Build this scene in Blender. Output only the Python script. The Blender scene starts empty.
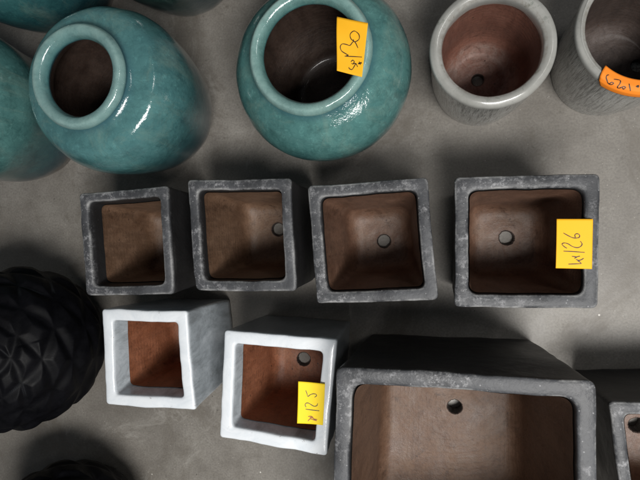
import bpy, math, random
from mathutils import Vector, Matrix, noise

random.seed(7)
S = bpy.context.scene
COL = S.collection
PI = math.pi

# ------------------------------------------------------------------ camera
F, CX, CY, H = 483.0, 320.0, 240.0, 0.95      # focal length in photo pixels, height above the floor
NAD = (424.0, 231.0)                          # where the plumb line from the lens meets the picture
zw = -Vector((NAD[0]-CX, CY-NAD[1], -F)).normalized()
xw = (Vector((1, 0, 0)) - zw*zw.x).normalized()
yw = zw.cross(xw)
Rm = Matrix((xw, yw, zw))                     # camera -> world
cam = bpy.data.cameras.new('camera')
cam.sensor_width = 36; cam.lens = F/640*36
cam.clip_start = 0.01; cam.clip_end = 100
co = bpy.data.objects.new('camera', cam); COL.objects.link(co)
co.matrix_world = Matrix.Translation((0, 0, H)) @ Rm.to_4x4()
S.camera = co

def at(px, py, z):
    d = Rm @ Vector((px-CX, CY-py, -F))
    t = (z-H)/d.z
    return Vector((d.x*t, d.y*t, z))
def proj(p):
    c = Rm.transposed() @ (Vector(p)-Vector((0, 0, H)))
    return (CX+F*c.x/-c.z, CY-F*c.y/-c.z)

# ------------------------------------------------------------------ materials
class NT:
    def __init__(s, name):
        s.m = bpy.data.materials.new(name); s.m.use_nodes = True
        s.t = s.m.node_tree; s.n = s.t.nodes; s.l = s.t.links
        s.b = s.n['Principled BSDF']; s.tc = s.n.new('ShaderNodeTexCoord')
    def noise(s, scale, detail=4, rough=0.6, stretch=None, dist=0):
        n = s.n.new('ShaderNodeTexNoise'); n.inputs['Scale'].default_value = scale
        n.inputs['Detail'].default_value = detail; n.inputs['Roughness'].default_value = rough
        n.inputs['Distortion'].default_value = dist
        if stretch:
            mp = s.n.new('ShaderNodeMapping'); mp.inputs['Scale'].default_value = stretch[:3]
            if len(stretch) > 3: mp.inputs['Rotation'].default_value = stretch[3]
            s.l.new(s.tc.outputs['Object'], mp.inputs['Vector']); s.l.new(mp.outputs[0], n.inputs['Vector'])
        else: s.l.new(s.tc.outputs['Object'], n.inputs['Vector'])
        return n.outputs['Fac']
    def vor(s, scale, feature='F1', out='Distance'):
        n = s.n.new('ShaderNodeTexVoronoi'); n.inputs['Scale'].default_value = scale; n.feature = feature
        s.l.new(s.tc.outputs['Object'], n.inputs['Vector']); return n.outputs[out]
    def ramp(s, fac, stops):
        r = s.n.new('ShaderNodeValToRGB'); e = r.color_ramp.elements
        while len(e) < len(stops): e.new(0.5)
        for i, (p, c) in enumerate(stops):
            e[i].position = p
            e[i].color = (c, c, c, 1) if not isinstance(c, (tuple, list)) else (*c, 1)
        s.l.new(fac, r.inputs[0]); return r.outputs[0]
    def mix(s, fac, a, b, mode='MIX'):
        m = s.n.new('ShaderNodeMix'); m.data_type = 'RGBA'; m.blend_type = mode
        for v, k in ((fac, 0), (a, 6), (b, 7)):
            if hasattr(v, 'node'): s.l.new(v, m.inputs[k])
            else: m.inputs[k].default_value = v if k == 0 else (*v, 1)
        return m.outputs[2]
    def math(s, op, a, b=0.0):
        m = s.n.new('ShaderNodeMath'); m.operation = op; m.use_clamp = True
        for v, k in ((a, 0), (b, 1)):
            if hasattr(v, 'node'): s.l.new(v, m.inputs[k])
            else: m.inputs[k].default_value = v
        return m.outputs[0]
    def attr(s, name):
        a = s.n.new('ShaderNodeAttribute'); a.attribute_name = name; return a.outputs['Fac']
    def z(s):
        x = s.n.new('ShaderNodeSeparateXYZ'); s.l.new(s.tc.outputs['Object'], x.inputs[0]); return x.outputs[2]
    def bump(s, h, strength=0.3, dist=0.001, prev=None):
        b = s.n.new('ShaderNodeBump'); b.inputs['Strength'].default_value = strength; b.inputs['Distance'].default_value = dist
        s.l.new(h, b.inputs['Height'])
        if prev is not None: s.l.new(prev, b.inputs['Normal'])
        return b.outputs[0]
    def out(s, color, rough=0.5, normal=None, **kw):
        for k, v in (('Base Color', color), ('Roughness', rough)):
            if hasattr(v, 'node'): s.l.new(v, s.b.inputs[k])
            else: s.b.inputs[k].default_value = (*v, 1) if k == 'Base Color' else v
        if normal is not None: s.l.new(normal, s.b.inputs['Normal'])
        for k, v in kw.items(): s.b.inputs[k.replace('_', ' ')].default_value = v
        return s.m

def m_floor():
    t = NT('concrete')
    big = t.noise(1.9, 5, 0.62, dist=0.4); mid = t.noise(11, 6, 0.7); fine = t.noise(260, 3, 0.7)
    c = t.ramp(big, [(0.3, (.160, .147, .129)), (0.5, (.243, .227, .202)), (0.72, (.330, .314, .286))])
    c = t.mix(t.ramp(mid, [(0.3, 0.55), (0.62, 0.0)]), c, (.105, .092, .078))
    c = t.mix(t.ramp(t.noise(4.3, 5, .7, dist=1.5), [(0.56, 0.0), (0.72, 0.45)]), c, (.115, .100, .082))
    c = t.mix(t.ramp(fine, [(0.35, 0.35), (0.6, 0.0)]), c, (.07, .062, .055))
    sp = t.vor(75)
    c = t.mix(t.ramp(sp, [(0.035, 0.8), (0.07, 0.0)]), c, (.42, .40, .36))
    c = t.mix(t.ramp(t.vor(31), [(0.03, 0.7), (0.055, 0.0)]), c, (.05, .045, .04))
    st = t.ramp(t.noise(2.6, 7, .75, dist=2.2), [(0.52, 0.0), (0.60, .55)])
    c = t.mix(st, c, (.120, .105, .086))
    c = t.mix(t.ramp(t.noise(5.5, 8, .8, dist=.8), [(0.60, 0.0), (0.70, .5)]), c, (.36, .345, .315))
    c = t.mix(t.ramp(t.noise(48, 5, .8), [(0.60, 0.0), (0.70, .55)]), c, (.085, .075, .062))
    c = t.mix(t.ramp(t.vor(14), [(0.018, .9), (0.028, 0.0)]), c, (.62, .60, .55))
    r = t.ramp(mid, [(0.3, .38), (0.7, .6)])
    return t.out(c, r, t.bump(mid, .12, .002, t.bump(fine, .25, .0006)))

def m_charcoal(name, base=(.050, .052, .057), hi=(.150, .155, .168), wear=0.5):
    t = NT(name)
    a = t.noise(12, 6, .62, dist=.2); f = t.noise(210, 4, .75); e = t.attr('edge'); tp = t.attr('top')
    c = t.ramp(a, [(0.3, base), (0.7, hi)])
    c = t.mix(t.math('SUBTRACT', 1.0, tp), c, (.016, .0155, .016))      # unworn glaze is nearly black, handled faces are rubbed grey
    c = t.mix(t.ramp(f, [(0.28, 0.35), (0.47, 0.0)]), c, (.014, .014, .016))
    big = t.ramp(t.noise(10, 5, .75), [(0.46, 0.0), (0.60, 1.0)])
    w = t.ramp(t.noise(85, 7, .82, dist=.15), [(0.50, 0.0), (0.60, 1.0)])
    c = t.mix(t.math('MULTIPLY', t.math('MULTIPLY', t.math('MULTIPLY', w, big), tp), wear), c, (.27, .27, .28))
    # pale rubbed arrises, broken up along their length
    run = t.ramp(t.noise(11, 6, .75), [(0.46, 0.0), (0.66, 1.0)])
    c = t.mix(t.math('MULTIPLY', t.math('MULTIPLY', t.math('POWER', e, 3.0), run), .75), c, (.40, .40, .395))
    c = t.mix(t.math('MULTIPLY', t.ramp(t.noise(36, 6, .8), [(0.60, 0.0), (0.68, .75)]), tp), c, (.028, .028, .032))
    d = t.ramp(t.vor(95), [(0.06, 1.0), (0.11, 0.0)])
    c = t.mix(t.math('MULTIPLY', t.math('MULTIPLY', d, t.math('ADD', tp, .15)), .4), c, (.45, .45, .46))
    return t.out(c, t.ramp(a, [(0.3, .42), (0.7, .60)]), t.bump(t.noise(24, 5, .65), .5, .004, t.bump(f, .2, .0008)), Specular_IOR_Level=.35)

def m_white(name='white_glaze', k=1.0):
    t = NT(name)
    a = t.noise(18, 6, .75, stretch=(1, 1, .5), dist=.8); f = t.noise(150, 4, .7); e = t.attr('edge')
    c = t.ramp(a, [(0.3, (.62, .665, .71)), (0.6, (.73, .76, .79))])
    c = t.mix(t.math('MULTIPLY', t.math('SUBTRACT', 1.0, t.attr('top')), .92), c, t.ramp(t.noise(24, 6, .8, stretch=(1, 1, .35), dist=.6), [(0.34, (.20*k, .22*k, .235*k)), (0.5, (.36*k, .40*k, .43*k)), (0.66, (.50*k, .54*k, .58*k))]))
    vein = t.ramp(t.noise(34, 5, .8, dist=1.6), [(0.30, .6), (0.45, 0.0)])
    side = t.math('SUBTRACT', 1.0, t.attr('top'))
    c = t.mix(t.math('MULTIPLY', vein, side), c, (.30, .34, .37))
    ch = t.ramp(t.noise(75, 5, .8), [(0.62, 0.0), (0.67, 1.0)])
    c = t.mix(t.math('MULTIPLY', ch, t.math('MULTIPLY', e, .9)), c, (.20, .17, .15))
    return t.out(c, .28, t.bump(a, .3, .002, t.bump(f, .2, .0006)), Coat_Weight=.2)

def m_terra(name, c0, c1, dust=(.40, .31, .25), dark=(.055, .03, .02), amt=.6):
    t = NT(name)
    a = t.noise(14, 6, .7, dist=.7); f = t.noise(230, 4, .7); p = t.attr('floor')
    c = t.ramp(a, [(0.3, c0), (0.68, c1)])
    st = t.noise(9, 5, .75, stretch=(6, 6, 1))
    c = t.mix(t.ramp(st, [(0.35, .5), (0.55, 0.0)]), c, tuple(v*.55 for v in c0))
    d = t.ramp(t.noise(22, 6, .8, dist=1.2), [(0.38, 0.0), (0.66, 1.0)])
    c = t.mix(t.math('MULTIPLY', t.math('MULTIPLY', d, t.math('ADD', t.math('MULTIPLY', p, .9), .12)), amt), c, dust)
    c = t.mix(t.ramp(t.vor(38), [(0.05, .85), (0.085, 0.0)]), c, dark)
    c = t.mix(t.ramp(f, [(0.3, .4), (0.5, 0.0)]), c, dark)
    tl = t.attr('tool')
    m1 = t.n.new('ShaderNodeMath'); m1.operation = 'MULTIPLY_ADD'; t.l.new(tl, m1.inputs[0]); m1.inputs[1].default_value = 700
    nz = t.n.new('ShaderNodeMath'); nz.operation = 'MULTIPLY'; t.l.new(t.noise(12, 4, .6), nz.inputs[0]); nz.inputs[1].default_value = 16; t.l.new(nz.outputs[0], m1.inputs[2])
    sn = t.n.new('ShaderNodeMath'); sn.operation = 'SINE'; t.l.new(m1.outputs[0], sn.inputs[0])
    tool = t.ramp(sn.outputs[0], [(0.0, 0.0), (0.9, 1.0)])
    br = t.ramp(t.noise(7, 5, .7), [(0.38, 0.1), (0.62, 1.0)])
    line = t.math('MULTIPLY', tool, br)
    c = t.mix(t.math('MULTIPLY', line, .11), c, dark)
    ct = t.ramp(t.noise(32, 6, .8, dist=.5), [(0.56, 0.0), (0.68, .7)])
    c = t.mix(ct, c, tuple(v*.45 for v in c0))
    return t.out(c, t.ramp(a, [(0.3, .42), (0.7, .68)]), t.bump(line, .16, .001, t.bump(t.noise(32, 6, .8), .5, .003, t.bump(f, .4, .0008))))

def m_teal(name, lo=(.028, .100, .112), hi=(.085, .212, .210), bare_z=.06, dark=1.0):
    t = NT(name)
    a = t.noise(8, 6, .68, stretch=(1, 1, .45), dist=.6); f = t.noise(110, 4, .7); g = t.noise(30, 5, .75)
    c = t.ramp(a, [(0.28, lo), (0.5, tuple((x+y)/2 for x, y in zip(lo, hi))), (0.72, hi)])
    c = t.mix(t.ramp(g, [(0.34, .6), (0.54, 0.0)]), c, tuple(v*.5 for v in lo))
    c = t.mix(t.ramp(t.noise(15, 6, .75, stretch=(1, 1, .25), dist=.5), [(0.52, 0.0), (0.68, .45)]), c, (.16, .235, .195))
    c = t.mix(t.ramp(f, [(0.56, 0.0), (0.75, .32)]), c, tuple(min(1, v*1.9) for v in hi))
    c = t.mix(t.ramp(t.vor(60, 'DISTANCE_TO_EDGE'), [(0.0, .25), (0.035, 0.0)]), c, tuple(v*.6 for v in lo))
    # thin glaze breaks pale on the lip, pools blue lower down and stops above the foot
    e = t.attr('edge')
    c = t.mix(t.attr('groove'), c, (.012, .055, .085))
    c = t.mix(t.math('MULTIPLY', e, t.ramp(g, [(0.3, .35), (0.7, .95)])), c, (.32, .45, .42))
    zz = t.math('ADD', t.z(), t.math('MULTIPLY', t.math('SUBTRACT', t.noise(13, 4, .6), .4), .10))
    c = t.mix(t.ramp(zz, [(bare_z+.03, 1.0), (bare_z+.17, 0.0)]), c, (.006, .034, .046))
    c = t.mix(t.ramp(zz, [(.20, 0.0), (.30, .20)]), c, tuple(min(1, v*1.35+.035) for v in hi)) if bare_z > .035 else c
    c = t.mix(t.ramp(zz, [(bare_z, 1.0), (bare_z+.022, 0.0)]), c, (.048, .041, .034))
    return t.out(c, t.ramp(g, [(0.3, .07), (0.7, .17)]), t.bump(g, .30, .004, t.bump(f, .08, .0006)), Coat_Weight=.4, Coat_Roughness=.06)

def m_greyround():
    t = NT('combed_grey_glaze')
    f = t.noise(120, 4, .7); a = t.noise(16, 5, .7); e = t.attr('edge')
    comb = t.noise(38, 3, .8, stretch=(7, 7, .55, (0, .35, 0)))
    c = t.ramp(a, [(0.3, (.25, .25, .232)), (0.7, (.37, .37, .35))])
    side = t.math('SUBTRACT', 1.0, t.attr('top'))
    c = t.mix(t.math('MULTIPLY', t.ramp(comb, [(0.36, .9), (0.52, 0.0)]), side), c, (.075, .075, .072))
    c = t.mix(t.math('MULTIPLY', t.ramp(comb, [(0.56, 0.0), (0.72, .7)]), side), c, (.50, .51, .50))
    c = t.mix(t.ramp(t.noise(60, 5, .8), [(0.56, 0.0), (0.68, .6)]), c, (.13, .155, .13))
    c = t.mix(t.math('MULTIPLY', e, t.ramp(f, [(0.4, 0.0), (0.7, .5)])), c, (.17, .14, .11))
    h = t.math('MULTIPLY', comb, side)
    return t.out(c, .24, t.bump(h, .7, .0025, t.bump(a, .15, .002)), Coat_Weight=.4, Coat_Roughness=.08)

def m_blackscale():
    t = NT('black_glaze')
    a = t.noise(30, 5, .7); f = t.noise(150, 3, .7); e = t.attr('edge')
    c = t.ramp(a, [(0.3, (.0015, .0015, .002)), (0.7, (.004, .004, .0055))])
    w = t.ramp(t.noise(9, 3, .6), [(0.56, 0.0), (0.66, 1.0)])
    c = t.mix(t.math('MULTIPLY', t.math('MULTIPLY', e, w), .12), c, (.16, .18, .20))
    return t.out(c, t.ramp(a, [(0.3, .42), (0.7, .65)]), t.bump(a, .3, .002, t.bump(f, .2, .0006)), Specular_IOR_Level=.10)

def m_plain(name, c, rough=.6, vary=.0):
    t = NT(name)
    a = t.noise(40, 3, .6)
    cc = t.ramp(a, [(0.3, tuple(v*(1-vary) for v in c)), (0.7, c)])
    return t.out(cc, rough)

M = dict(
    floor=m_floor(),
    charcoal=m_charcoal('charcoal_glaze', (.032, .033, .036), (.080, .083, .090), .9),
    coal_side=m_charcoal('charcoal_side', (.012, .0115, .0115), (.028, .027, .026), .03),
    white=m_white('white_glaze', 1.18), white_side=m_white('white_glaze_dark_sides', .55),  # white_side: same glaze mix, side faces set to a darker grey
    brown=m_terra('brown_clay', (.088, .042, .025), (.160, .084, .052), dust=(.19, .14, .108)),
    tan=m_terra('tan_clay', (.105, .056, .032), (.180, .105, .064), dust=(.20, .14, .10)),
    tan_deep=m_terra('deep_tan_clay', (.085, .042, .024), (.140, .078, .048), dust=(.15, .095, .062), dark=(.04, .022, .014)),
    rust=m_terra('rust_clay', (.20, .066, .030), (.32, .120, .060), dust=(.36, .20, .12), amt=.4),
    redclay=m_terra('red_clay', (.13, .050, .034), (.20, .085, .058), dust=(.30, .235, .205)),
    darkclay=m_terra('dark_clay', (.035, .025, .021), (.065, .046, .039), dust=(.16, .13, .12), amt=.5),
    teal=m_teal('teal_glaze'),
    teal2=m_teal('green_teal_glaze', (.034, .115, .115), (.098, .228, .212), .04),
    teal3=m_teal('deep_teal_glaze', (.012, .060, .075), (.035, .120, .120), .04),
    teal4=m_teal('black_green_glaze', (.010, .022, .018), (.022, .045, .036), .03),
    grey=m_greyround(), black=m_blackscale(),
    yellow=m_plain('yellow_paper', (.95, .47, .006), .7, .03),
    lemon=m_plain('lemon_paper', (.93, .66, .008), .7, .03),
    orange=m_plain('orange_paper', (.90, .24, .010), .7, .03),
    ink=m_plain('ink', (.035, .02, .012), .5), redink=m_plain('red_ink', (.30, .06, .012), .5),
)

# ------------------------------------------------------------------ object helpers
def thing(name, label, cat, loc, group=None):
    o = bpy.data.objects.new(name, None); COL.objects.link(o); o.location = loc
    o.empty_display_size = .05
    o['label'] = label; o['category'] = cat
    if group: o['group'] = group
    return o

def wob(p, amp, seed):
    q = Vector((p.x*9+seed, p.y*9, p.z*9)); r = Vector((p.x*38+seed, p.y*38, p.z*38))
    w = Vector((p.x*105+seed, p.y*105, p.z*60))
    return p + noise.noise_vector(q)*amp + noise.noise_vector(r)*amp*.5 + noise.noise_vector(w)*amp*.16

def mesh(name, rings, mat, parent, attrs=None, amp=0, seed=0, cap=False, jag=None, flip=False):
    """rings of equal length, joined into one surface; attrs = {name: [value per ring]}; jag = {ring index: height of wavy edge}"""
    o0 = Vector(root_loc(parent))
    if attrs is not None:
        L = [0.0]
        for a_, b_ in zip(rings, rings[1:]):
            m_ = sum((Vector(a_[q_])-Vector(b_[q_])).length for q_ in range(0, len(a_), 8))/len(range(0, len(a_), 8)); L.append(L[-1]+m_)
        attrs = dict(attrs); attrs['tool'] = L
    n = len(rings[0]); vs = []; av = {k: [] for k in (attrs or {})}
    for i, r in enumerate(rings):
        for j, p in enumerate(r):
            q = wob(Vector(p), amp, seed)
            if jag and i in jag:
                a = 2*PI*j/n
                q.z += jag[i]*(noise.noise(Vector((math.cos(a)*5+seed, math.sin(a)*5, 1.3)))+.5*noise.noise(Vector((math.cos(a)*17+seed, math.sin(a)*17, 4))))
            vs.append(q-o0)
            for k in av: av[k].append(attrs[k][i])
    fs = []
    for i in range(len(rings)-1):
        for j in range(n):
            k = (j+1) % n
            f = (i*n+j, i*n+k, (i+1)*n+k, (i+1)*n+j)
            fs.append(f[::-1] if flip else f)
    if cap: fs.append(tuple(range((len(rings)-1)*n, len(rings)*n)))
    me = bpy.data.meshes.new(name); me.from_pydata(vs, [], fs); me.update()
    me.polygons.foreach_set('use_smooth', [True]*len(fs))
    for k, v in av.items():
        a = me.attributes.new(k, 'FLOAT', 'POINT'); a.data.foreach_set('value', v)
    me.materials.append(mat)
    ob = bpy.data.objects.new(name, me); COL.objects.link(ob)
    if parent: ob.parent = parent
    return ob
def root_loc(o):
    l = Vector((0, 0, 0))
    while o: l += o.location; o = o.parent
    return l

# ------------------------------------------------------------------ square pots
def quad_ring(Q, scale, inset, z, rad, ne=18, nc=8):
    c = sum(Q, Vector())/4
    P = [c+(q-c)*scale for q in Q]
    R = []
    for i in range(4):
        a = (P[(i+1) % 4]-P[i]).normalized(); b = (P[i-1]-P[i]).normalized()
        R.append(P[i]+(a+b)*inset)
    out = []
    for i in range(4):
        p, nx, pv = R[i], R[(i+1) % 4], R[i-1]
        a = (nx-p).normalized(); b = (pv-p).normalized()
        s, e = p+b*rad, p+a*rad
        for k in range(nc+1):
            t = k/nc; t2 = (1-t)*(1-t); out.append(s*t2+p*2*t*(1-t)+e*t*t)
        nxt = nx-a*rad
        for k in range(1, ne): out.append(e.lerp(nxt, k/ne))
    return [Vector((p.x, p.y, z)) for p in out]

def lerp_ring(a, b, t): return [p.lerp(q, t) for p, q in zip(a, b)]

def square_pot(name, label, corners, h, rimmat, sidemat, inmat, w=.018, base=.93, fin=.006, glaze=.012,
               hole=None, seed=0, group=None, rr=.008, inner_r=.012, amp=.0020, fl=.012, hole_r=.0125, fillet=.022):
    Q = [at(px, py, h) for px, py in corners]         # photo order TL,TR,BR,BL -> counter-clockwise from above
    Q = [Q[3], Q[2], Q[1], Q[0]]
    c = sum(Q, Vector())/4
    root = thing(name, label, 'planter', (c.x, c.y, 0), group)
    sc = lambda z: 1-(1-base)*(h-z)/h
    r0 = lambda z, ins, rad: quad_ring(Q, sc(z), ins, z, rad)
    zs = [h-.010-(h-.016)*k/14 for k in range(15)]
    outer = [r0(z, 0, rr) for z in zs] + [r0(.001, .004, rr)]
    outer[-1] = quad_ring(Q, sc(0), .004, .001, rr)
    hc = at(*hole, fl) if hole else Vector((c.x, c.y, fl))
    def circ(z, rad, like):
        o = []
        for j, p in enumerate(like):
            d = Vector((p.x-hc.x, p.y-hc.y, 0)).normalized()
            o.append(Vector((hc.x, hc.y, z))+d*rad*(1+.08*noise.noise(Vector((j*.35, seed, 2)))))
        return o
    nO = len(outer)
    under = circ(.001, hole_r, outer[-1])
    outer = [outer[0]]+outer[1:]+[lerp_ring(outer[-1], under, .5), under]
    mesh('outer_wall', outer, sidemat, root, {'edge': [.6]+[.05]*(nO-3)+[.5, .3, 0, 0], 'top': [0]*len(outer)}, amp, seed, flip=True)
    # rim: the rolled lip, ending in a wavy line of glaze inside the pot
    prof = [(0, h-.010), (0, h-.0045), (.0007, h-.0018), (.0022, h-.0005), (.0050, h), (w*.5, h+.0005), (w-.0045, h), (w-.0018, h-.0006), (w-.0004, h-.0022), (w, h-.007)]
    att = [.2, .7, 1, 1, .3, 0, .3, 1, 1, .3]; top = [0, .3, .9, 1, 1, 1, 1, 1, .7, .25]
    rings = [quad_ring(Q, sc(z), i, z, rr+(inner_r-rr)*max(0, i)/w) for i, z in prof]
    k = 4
    for q in range(1, k+1):
        z = h-.008-(glaze-.004)*q/k; rings.append(quad_ring(Q, sc(z), w+fin*(h-z)/h, z, inner_r)); att.append(.1); top.append(0)
    mesh('rim', rings, rimmat, root, {'edge': att, 'top': top}, amp, seed, jag={len(rings)-1: .004}, flip=False)
    # inner wall and floor of bare clay
    z0 = h-.004-glaze
    inn = []; fa = []
    inn.append(quad_ring(Q, sc(z0+.006), w+.0012+fin*(h-z0)/h, z0+.006, inner_r)); fa.append(0)
    for q in range(13):
        t = q/12; z = z0+(fl+fillet-z0)*t
        inn.append(quad_ring(Q, sc(z), w+.0008+fin*(h-z)/h, z, inner_r+.010*t)); fa.append(0)
    for q in range(1, 7):
        a = q/6*PI/2; z = fl+fillet*(1-math.sin(a)); ins = w+.0008+fin+fillet*(1-math.cos(a))
        inn.append(quad_ring(Q, sc(z), ins, z, inner_r+.012)); fa.append(q/6)
    last = inn[-1]; hr = circ(fl, hole_r+.002, last)
    for t in (.15, .3, .45, .6, .75, .88, 1.0): inn.append(lerp_ring(last, hr, t)); fa.append(1)
    body = mesh('inner_wall', inn, inmat, root, {'floor': fa}, amp, seed)
    hole_rings = [circ(fl, hole_r+.002, last), circ(fl-.001, hole_r+.0006, last), circ(fl-.003, hole_r, last), circ(.001, hole_r, last)]
    mesh('drain_hole', hole_rings, M['darkclay'], body, {'floor': [.6, .2, 0, 0]}, amp, seed)
    return root

G1 = 'square planters standing on the floor'
square_pot('square_planter', 'small charcoal square planter at the left end of the middle row, its drain hole hidden',
           [(79, 193), (168, 186), (174, 294), (86, 296)], .200, M['charcoal'], M['coal_side'], M['tan'], w=.0165, glaze=.034, seed=1, group=G1, fin=.010)
square_pot('square_planter', 'charcoal square planter with its drain hole against the right rim, second in the middle row',
           [(187, 180), (291, 178), (296, 292), (195, 291)], .200, M['charcoal'], M['coal_side'], M['tan'], w=.0175, glaze=.020, hole=(278, 230), seed=2, group=G1, fin=.008)
square_pot('square_planter', 'turned charcoal square planter with pale chipped rim and central drain hole, third in middle row',
           [(307, 186), (428, 177), (438, 300), (317, 304)], .195, M['charcoal'], M['coal_side'], M['brown'], w=.0185, glaze=.010, hole=(384, 241), seed=3, group=G1, fin=.012, base=.92)
square_pot('square_planter', 'charcoal square planter carrying the yellow note 126',
           [(455, 177), (601, 174), (598, 309), (454, 307)], .200, M['charcoal'], M['coal_side'], M['brown'], w=.0195, glaze=.010, hole=(506, 238), seed=4, group=G1, fin=.008, base=.90, inner_r=.015)
square_pot('square_planter', 'smaller white glazed square planter with orange clay inside and no note',
           [(101, 309), (187, 311), (195, 411), (106, 405)], .205, M['white'], M['white'], M['rust'], w=.0200, inner_r=.008, rr=.006, glaze=.042, seed=5, group=G1, fin=.004, base=.90)
square_pot('square_planter', 'larger white glazed square planter carrying the yellow note 125',
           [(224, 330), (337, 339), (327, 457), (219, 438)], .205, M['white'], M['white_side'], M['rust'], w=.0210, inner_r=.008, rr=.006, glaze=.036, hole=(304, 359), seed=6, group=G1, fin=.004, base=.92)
square_pot('square_planter', 'largest charcoal square planter, wide and tapered, cut off by the bottom of the picture',
           [(336, 367), (597, 380), (600, 640), (328, 632)], .300, M['charcoal'], M['coal_side'], M['tan_deep'], w=.0230, glaze=.012, hole=(455, 406), seed=7, group=G1,
           fin=.012, base=.91, rr=.012, inner_r=.020, amp=.0024, hole_r=.0125, fl=.032)
square_pot('square_planter', 'charcoal square planter in the bottom right corner, mostly outside the picture',
           [(609, 403), (762, 403), (766, 552), (628, 544)], .200, M['charcoal'], M['coal_side'], M['brown'], w=.0170, glaze=.010, hole=(637, 425), fl=.032, seed=8, group=G1, fin=.008, base=.93)

# ------------------------------------------------------------------ round things
def circle(c, r, z, n=96, ov=0.0, ph=0.0):
    return [Vector((c.x+r*(1+ov*math.cos(2*(2*PI*j/n-ph)))*math.cos(2*PI*j/n), c.y+r*(1+ov*math.cos(2*(2*PI*j/n-ph)))*math.sin(2*PI*j/n), z)) for j in range(n)]

def smooth_prof(pts, n):
    out = []
    P = [pts[0]]+pts+[pts[-1]]
    for i in range(1, len(P)-2):
        for k in range(n):
            t = k/n; a, b, c, d = P[i-1], P[i], P[i+1], P[i+2]
            out.append(tuple(.5*((2*b[q])+(-a[q]+c[q])*t+(2*a[q]-5*b[q]+4*c[q]-d[q])*t*t+(-a[q]+3*b[q]-3*c[q]+d[q])*t**3) for q in range(2)))
    out.append(pts[-1]); return out

def jar(name, label, px, py, h, ro, ri, rb, rbase, mat, seed, zb=.60, group=None, lip=.016, inmat=None):
    c = at(px, py, h)
    root = thing(name, label, 'jar', (c.x, c.y, 0), group)
    rn = ro-.006                                    # neck under the lip
    body = [(rbase-.004, .001), (rbase, .006), (rbase+(rb-rbase)*.50, h*.17), (rb*.93, h*.38), (rb, h*zb), (rb*.955, h*(zb+.14)), (rb*.83, h*(zb+.245)), (ro*1.06, h-.027), (rn+.001, h-.020), (rn-.001, h-.015)]
    pf = smooth_prof(body, 7)
    mesh('body', [circle(c, .02, .001)]+[circle(c, r, z) for r, z in pf], mat, root, {'edge': [0]*(len(pf)+1), 'groove': [0]+[max(0, min(.9, 1-abs(z-(h-.019))/.009)) for r, z in pf]}, .0012, seed)
    lp = smooth_prof([(rn-.001, h-.017), (ro-.002, h-.014), (ro, h-.008), (ro-.004, h-.001), ((ro+ri)/2+.001, h+.0008), (ri+.004, h-.002), (ri, h-.009), (ri-.001, h-.016), (ri+.004, h-.025)], 5)
    mesh('lip', [circle(c, r, z) for r, z in lp], mat, root, {'edge': [min(1, max(0, 1-abs(i/len(lp)-.42)*2.6)) for i in range(len(lp))], 'groove': [max(0, min(1, (h-.012-z)/.007)) if i > len(lp)*.5 else 0 for i, (r, z) in enumerate(lp)]}, .0010, seed)
    inn = smooth_prof([(ri+.0032, h-.0235), (ri+.016, h-.045), (rb*.86, h*(zb+.10)), (rb*.90, h*zb), (rb*.82, h*.35), (rbase*.95, .045), (rbase*.8, .018), (.03, .016), (.009, .016), (.008, .004)], 6)
    it = mesh('inner_wall', [circle(c, r, z) for r, z in inn], inmat or M['darkclay'], root, {'floor': [0 if z > .05 else .6 for r, z in inn]}, .001, seed)
    return root, c

G2 = 'glazed teal jars on the floor'
M['jarin'] = m_terra('jar_inside', (.022, .013, .010), (.050, .031, .023), dust=(.16, .12, .10), amt=.4)
M['jarin'].node_tree.nodes['Principled BSDF'].inputs['Coat Weight'].default_value = .35; M['jarin'].node_tree.nodes['Principled BSDF'].inputs['Coat Roughness'].default_value = .12
jar('teal_jar', 'whole teal jar with a bare mouth, left of the jar with note 130',
    74.5, 75, .300, .0820, .0610, .1390, .088, M['teal'], 11, zb=.64, group=G2, inmat=M['jarin'])
_, cj2 = jar('teal_jar', 'round teal jar with wide mouth carrying the yellow note 130 on its lip',
    308, 50, .265, .0930, .0735, .1455, .095, M['teal2'], 12, zb=.60, group=G2, inmat=M['jarin'])
jar('teal_jar', 'green teal jar cut off by the left edge of the picture, behind the whole jar',
    -100, 88, .300, .0825, .0640, .1470, .118, M['teal2'], 13, group=G2, inmat=M['jarin'])
jar('teal_jar', 'deep blue teal jar whose foot shows in the top left corner',
    -45, -98, .300, .0825, .0640, .1440, .085, M['teal3'], 14, group=G2, inmat=M['jarin'])
jar('teal_jar', 'black green jar foot at the top edge, between the two whole teal jars',
    118, -118, .280, .0825, .0640, .1300, .080, M['teal4'], 15, group=G2, inmat=M['jarin'])

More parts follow.
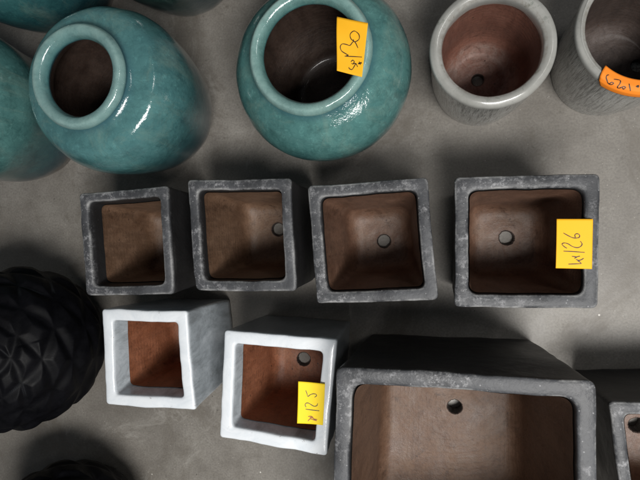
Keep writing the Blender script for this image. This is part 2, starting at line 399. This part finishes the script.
def round_pot(label, px, py, h, ro, w, rbase, seed, inmat, hole):
    c = at(px, py, h)
    root = thing('round_planter', label, 'planter', (c.x, c.y, 0), 'round grey planters with combed sides')
    ri = ro-w
    pf = smooth_prof([(.02, .001), (rbase-.012, .001), (rbase-.003, .0012), (rbase-.001, .004), (rbase, .014), (rbase+(ro-rbase)*.5, h*.35), (ro-.003, h*.7), (ro-.002, h-.014)], 8)
    mesh('outer_wall', [circle(c, r, z) for r, z in pf], M['grey'], root, {'edge': [0]*len(pf), 'top': [0]*len(pf)}, .001, seed)
    lp = smooth_prof([(ro-.002, h-.015), (ro, h-.009), (ro-.0015, h-.003), (ro-.006, h), ((ro+ri)/2, h+.0008), (ri+.005, h-.001), (ri+.001, h-.005), (ri, h-.014), (ri+.001, h-.024)], 5)
    mesh('rim', [circle(c, r, z) for r, z in lp], M['grey'], root, {'edge': [1 if .6 < i/len(lp) < .75 else .1 for i in range(len(lp))], 'top': [1]*len(lp)}, .0012, seed, jag={len(lp)-1: .003})
    fl = .012; rf = rbase-.016
    inn = smooth_prof([(ri+.0018, h-.018), (ri-.001, h*.6), (rf+.008, .06), (rf+.002, .032), (rf-.014, fl+.001), (rf*.5, fl), (.012, fl)], 7)
    hc = at(*hole, fl)
    rings = []
    for r, z in inn:
        t = min(1, max(0, (r-.012)/(rf-.012)))
        rings.append(circle(Vector((c.x*t+hc.x*(1-t), c.y*t+hc.y*(1-t), 0)), r, z))
    it = mesh('inner_wall', rings, inmat, root, {'floor': [max(0, min(1, (.034-z)/.012)) for r, z in inn]}, .001, seed)
    hr = [circle(hc, r, z) for r, z in ((.012, fl), (.0105, fl-.001), (.010, fl-.004), (.010, .001))]
    mesh('drain_hole', hr, M['darkclay'], it, {'floor': [.5, .2, 0, 0]}, .001, seed)
    return root, c
round_pot('round grey planter with thick pale rim, red brown inside and no note', 492, 46, .188, .0915, .0195, .080, 21, M['redclay'], (478, 80))
HR, RO = .195, .0960
_, cr2 = round_pot('round grey planter with combed sides carrying the orange note 129', 651, 23.5, HR, RO, .015, .084, 22, M['darkclay'], (638, 66))

# ------------------------------------------------------------------ black scaled pots
def scaled_pot(label, px, py, R, seed, rot):
    c = at(px, py, R*.95)
    root = thing('scaled_planter', label, 'planter', (c.x, c.y, 0), 'black planters with diamond shaped scales')
    n, mrow = 420, 260
    vs, at_, = [], []
    rings = []; ed = []
    NP = 8
    verts = []; edge = []
    for i in range(mrow+1):
        th = .16+(PI-.55)*i/mrow
        for j in range(n):
            ph = 2*PI*j/n
            s = 3.8*math.log(math.tan(th/2)+.001)/1.5+.16*noise.noise(Vector((math.cos(ph)*2, math.sin(ph)*2, th*1.6+seed)))      # rows keep the diamonds square on the ball
            a = (NP*ph/(2*PI)+s) % 1; b = (NP*ph/(2*PI)-s*.8) % 1
            d = min(a, 1-a, b, 1-b)*2
            d = max(0, d+.10*noise.noise(Vector((math.cos(ph)*3*math.sin(th), math.sin(ph)*3*math.sin(th), th*2+seed))))
            # each scale rises toward its upper point and drops sharply at the edge
            hgt = min(1, d*1.4); hgt = hgt*hgt*(3-2*hgt)
            fac = math.sin(th)
            r = R*(1+(.045*hgt*(.8+.5*noise.noise(Vector((ph*1.5, th*3, seed))))-.025)*min(1, fac*1.5)) 
            verts.append(Vector((r*math.sin(th)*math.cos(ph+rot), r*math.sin(th)*math.sin(ph+rot), R*.95+r*.95*math.cos(th))))
            edge.append(max(0.0, 1-abs(d-.07)/.05)*min(1, (th-.16)*4))
    rings = [verts[i*n:(i+1)*n] for i in range(mrow+1)]
    zmin = min(v.z for v in verts)
    me_r = [[Vector((v.x+c.x, v.y+c.y, max(.001, v.z-zmin))) for v in r] for r in rings]
    me_r = me_r
    ob = mesh('body', me_r, M['black'], root, None, .001, seed, flip=True)
    a = ob.data.attributes.new('edge', 'FLOAT', 'POINT'); a.data.foreach_set('value', edge)
    # mouth: a small rolled ring and a dark inside
    top = max(v.z for v in me_r[0]); rt = (me_r[0][0]-Vector((c.x, c.y, me_r[0][0].z))).length
    cc = Vector((c.x, c.y, 0))
    lp = smooth_prof([(rt+.006, top-.006), (rt+.007, top+.003), (rt+.001, top+.007), (rt-.005, top+.004), (rt-.008, top-.006), (rt-.004, top-.04), (rt+.02, top-.12), (.004, top-.15)], 5)
    mesh('rim', [circle(cc, r, z) for r, z in lp], M['black'], root, {'edge': [.9 if .3 < i/len(lp) < .5 else 0 for i in range(len(lp))]}, .0012, seed)
    return root
scaled_pot('large black planter covered in diamond shaped scales, left of the smaller white planter', 16, 348, .158, 31, .3)
scaled_pot('black scaled planter in the bottom left corner, only its top edge in the picture', 62, 545, .150, 32, 1.1)

# ------------------------------------------------------------------ price notes
def bil(P, u, v): return P[0]*(1-u)*(1-v)+P[1]*u*(1-v)+P[2]*u*v+P[3]*(1-u)*v
def note(label, surf, mat, strokes, wid=.0011, corners=None, redfrom=99, gu=24, gv=24):
    """surf(u,v) -> world point; the sheet is 0.4 mm thick; strokes are traced in photo pixels"""
    def nrm(u, v):
        a = surf(u+.01, v)-surf(u-.01, v); b = surf(u, v+.01)-surf(u, v-.01)
        n = a.cross(b).normalized(); return n if n.z > 0 else -n
    c = surf(.5, .5)
    root = bpy.data.objects.new('price_note', None); COL.objects.link(root); root.location = c
    root['label'] = label; root['category'] = 'price note'; root['group'] = 'handwritten price notes stuck on the pots'
    vs = []; fs = []
    for i in range(gv+1):
        for j in range(gu+1): vs.append(surf(j/gu, i/gv)-c)
    N = len(vs)
    for i in range(gv+1):
        for j in range(gu+1): vs.append(surf(j/gu, i/gv)-c-nrm(j/gu, i/gv)*.0004)
    W = gu+1
    for i in range(gv):
        for j in range(gu):
            q = (i*W+j, i*W+j+1, (i+1)*W+j+1, (i+1)*W+j)
            fs.append(q[::-1]); fs.append(tuple(k+N for k in q))
    bd = [(0, j) for j in range(gu)]+[(i, gu) for i in range(gv)]+[(gv, j) for j in range(gu, 0, -1)]+[(i, 0) for i in range(gv, 0, -1)]
    for k in range(len(bd)):
        a = bd[k][0]*W+bd[k][1]; b = bd[(k+1) % len(bd)][0]*W+bd[(k+1) % len(bd)][1]
        fs.append((a, b, b+N, a+N))
    me = bpy.data.meshes.new('paper'); me.from_pydata(vs, [], fs); me.materials.append(mat)
    me.polygons.foreach_set('use_smooth', [True]*len(fs))
    o = bpy.data.objects.new('paper', me); COL.objects.link(o); o.parent = root
    def uv(x, y):                                  # where on the sheet a stroke lies
        u = v = .5
        for _ in range(30):
            p = Vector(proj(surf(u, v))); e = Vector((x, y))-p
            du = (Vector(proj(surf(u+1e-3, v)))-p)/1e-3; dv = (Vector(proj(surf(u, v+1e-3)))-p)/1e-3
            det = du.x*dv.y-du.y*dv.x
            if abs(det) < 1e-6: break
            u += max(-.2, min(.2, (e.x*dv.y-e.y*dv.x)/det)); v += max(-.2, min(.2, (du.x*e.y-du.y*e.x)/det))
            u = min(1, max(0, u)); v = min(1, max(0, v))
        return u, v
    for si, (nm, grp) in enumerate(strokes):
        vs = []; fs = []
        for st in grp:
            sp = smooth_prof([tuple(p) for p in st], 5) if len(st) > 2 else [tuple(Vector(st[0]).lerp(Vector(st[1]), k/8)) for k in range(9)]
            pts = []
            for x, y in sp:
                u, v = uv(x, y); u = min(.985, max(.015, u)); v = min(.985, max(.015, v))
                pts.append(surf(u, v)+nrm(u, v)*.0005)
            b0 = len(vs)
            for k, p in enumerate(pts):
                d = (pts[min(k+1, len(pts)-1)]-pts[max(k-1, 0)])
                if d.length < 1e-7: d = Vector((1, 0, 0))
                u, v = uv(*sp[k]); nn = nrm(u, v)
                s = d.normalized().cross(nn)*wid*.5*(.8+.4*abs(math.sin(k*.37)))
                vs += [p+s-c, p-s-c]
                if k: a = b0+2*k; fs.append((a-2, a-1, a+1, a))
        me = bpy.data.meshes.new(nm); me.from_pydata(vs, [], fs); me.materials.append(M['redink'] if si >= redfrom else M['ink'])
        o2 = bpy.data.objects.new(nm, me); COL.objects.link(o2); o2.parent = o
    return root

def tr(x0, y0, s, st): return [[(x0+x/s, y0+y/s) for x, y in g] for g in st]

# 130: lies on the lip of the round teal jar, bending down over the outside
q = [(337, 17), (368, 23), (362, 77), (337, 71)]
z1 = .265+.0025
C130 = [at(px, py, z1) for px, py in q]
def s130(u, v):
    p = bil(C130, u, v); p = p.copy()
    d = math.hypot(p.x-cj2.x, p.y-cj2.y)-.093+.004
    if d > 0: p.z -= min(.016, d*d*18)
    e = (.0735-math.hypot(p.x-cj2.x, p.y-cj2.y))
    p.z += .0015*math.sin(v*6)*max(0, min(1, e*40)) + (max(0, e)*.10)
    return p
note('yellow note reading 130, bent over the lip of the round teal jar', s130, M['yellow'], [
    ('handwriting', tr(320, 10, 6, [
        [(205, 190), (185, 172), (182, 145), (205, 127), (232, 145), (236, 172), (220, 188), (205, 190), (200, 178)],
        [(228, 229), (212, 196), (198, 192), (180, 213), (160, 208), (135, 204), (122, 220), (130, 246), (160, 266), (170, 272), (155, 276)],
        [(148, 278), (200, 280), (252, 283)],
        [(186, 312), (196, 302), (206, 310), (198, 325), (190, 320)], [(198, 325), (215, 322), (226, 342)],
        [(215, 322), (205, 340), (192, 358), (176, 352), (174, 344)], [(228, 320), (252, 320)], [(236, 310), (243, 330)], [(230, 326), (250, 314)]]))], wid=.0011)

# 126: on the right rim of the right hand planter
q = [(556, 219), (593, 219), (592, 269), (555, 268)]
C126 = [at(px, py, .2035) for px, py in q]
def s126(u, v):
    p = bil(C126, u, v).copy(); p.z += .004*(1-u)**2*(1+.3*math.sin(v*3)); return p
note('yellow note reading 126, on the right rim of a charcoal planter', s126, M['yellow'], [
    ('handwriting', tr(552, 216, 8.58, [
        [(97, 146), (140, 170), (175, 186), (205, 190), (232, 184), (236, 164), (215, 152), (196, 162), (200, 184)],
        [(128, 278), (103, 262), (85, 242), (102, 232), (135, 238), (175, 262), (215, 272), (245, 262), (258, 240), (243, 217)],
        [(98, 302), (190, 306), (280, 313)],
        [(170, 346), (215, 352)], [(215, 352), (192, 364)], [(213, 350), (240, 345)],
        [(272, 362), (250, 376), (222, 384), (240, 396), (252, 408)], [(205, 374), (240, 384)], [(140, 413), (195, 411), (250, 409)]]))])

# 125: on the right rim of the larger white planter
q = [(299, 380.5), (325, 384), (323, 425), (298, 422)]
C125 = [at(px, py, .2085) for px, py in q]
def s125(u, v):
    p = bil(C125, u, v).copy(); p.z += .005*(1-u)**2-.001*math.sin(v*4); return p
note('yellow note reading 125, on the right rim of the larger white planter', s125, M['lemon'], [
    ('handwriting', tr(296, 376, 9.23, [
        [(90, 132), (100, 158), (110, 188), (130, 174), (158, 164), (184, 168), (190, 182), (172, 196)],
        [(94, 288), (84, 268), (92, 252), (115, 250), (142, 266), (170, 280), (194, 272), (200, 252)],
        [(88, 306), (150, 314), (216, 321)]])),
    ('currency_mark', tr(296, 376, 9.23, [[(112, 374), (138, 372), (152, 378), (128, 386), (160, 384)], [(110, 416), (132, 396), (160, 404), (192, 412)], [(150, 386), (172, 398), (196, 402)]]))], wid=.0010, redfrom=1)

# 129: wraps the near rim of the right hand round planter
def s129(u, v):
    prof = [(RO-.018, HR+.0010), (RO-.008, HR+.0026), (RO-.002, HR+.0012), (RO+.0014, HR-.003), (RO+.0022, HR-.007), (RO+.0026, HR-.011)]
    t = v*5; k = min(4, int(max(0, t))); w = t-k
    r = prof[k][0]*(1-w)+prof[k+1][0]*w; z = prof[k][1]*(1-w)+prof[k+1][1]*w
    a = A0+(A1-A0)*u+(1-u)*math.radians(-5+9*v)
    return Vector((cr2.x+r*math.cos(a), cr2.y+r*math.sin(a), z))
A0, A1 = math.radians(228.5), math.radians(272)
note('orange note reading 129, wrapped over the rim of a round grey planter', s129, M['orange'], [
    ('handwriting', tr(590, 50, 8, [
        [(152, 200), (136, 204), (130, 222), (138, 248), (150, 268), (172, 276), (188, 268), (176, 258), (158, 268)],
        [(190, 235), (218, 238), (242, 246), (240, 268), (222, 292), (226, 304), (250, 300), (268, 292), (284, 300), (270, 312), (258, 300)],
        [(312, 270), (318, 298), (324, 326)],
        [(366, 292), (394, 292)], [(376, 284), (388, 302)], [(390, 282), (374, 300)]]))], wid=.0012)

# ------------------------------------------------------------------ floor, one sheet
me = bpy.data.meshes.new('floor'); me.from_pydata([(-4, -4, 0), (4, -4, 0), (4, 4, 0), (-4, 4, 0)], [], [(0, 1, 2, 3)])
me.materials.append(M['floor'])
fo = bpy.data.objects.new('floor', me); COL.objects.link(fo); fo['kind'] = 'structure'

# ------------------------------------------------------------------ light: tube lamps under a warehouse ceiling
def lamp(loc, sx, sy, power, rz, col=(1, .98, .95)):
    l = bpy.data.lights.new('ceiling_lamp', 'AREA'); l.shape = 'RECTANGLE'; l.size = sx; l.size_y = sy; l.energy = power; l.color = col
    o = bpy.data.objects.new('ceiling_lamp', l); COL.objects.link(o); o.location = loc; o.rotation_euler = (0, 0, math.radians(rz))
lamp((.60, -.80, 2.12), 1.15, .52, 73, 20)
lamp((1.9, 1.0, 2.9), 1.2, .2, 14, 60)
W = bpy.data.worlds.new('World'); S.world = W; W.use_nodes = True
W.node_tree.nodes['Background'].inputs[0].default_value = (.80, .90, 1, 1)
W.node_tree.nodes['Background'].inputs[1].default_value = .075
S.view_settings.view_transform = 'Standard'; S.view_settings.look = 'None'
S.view_settings.gamma = 1; S.view_settings.exposure = 0
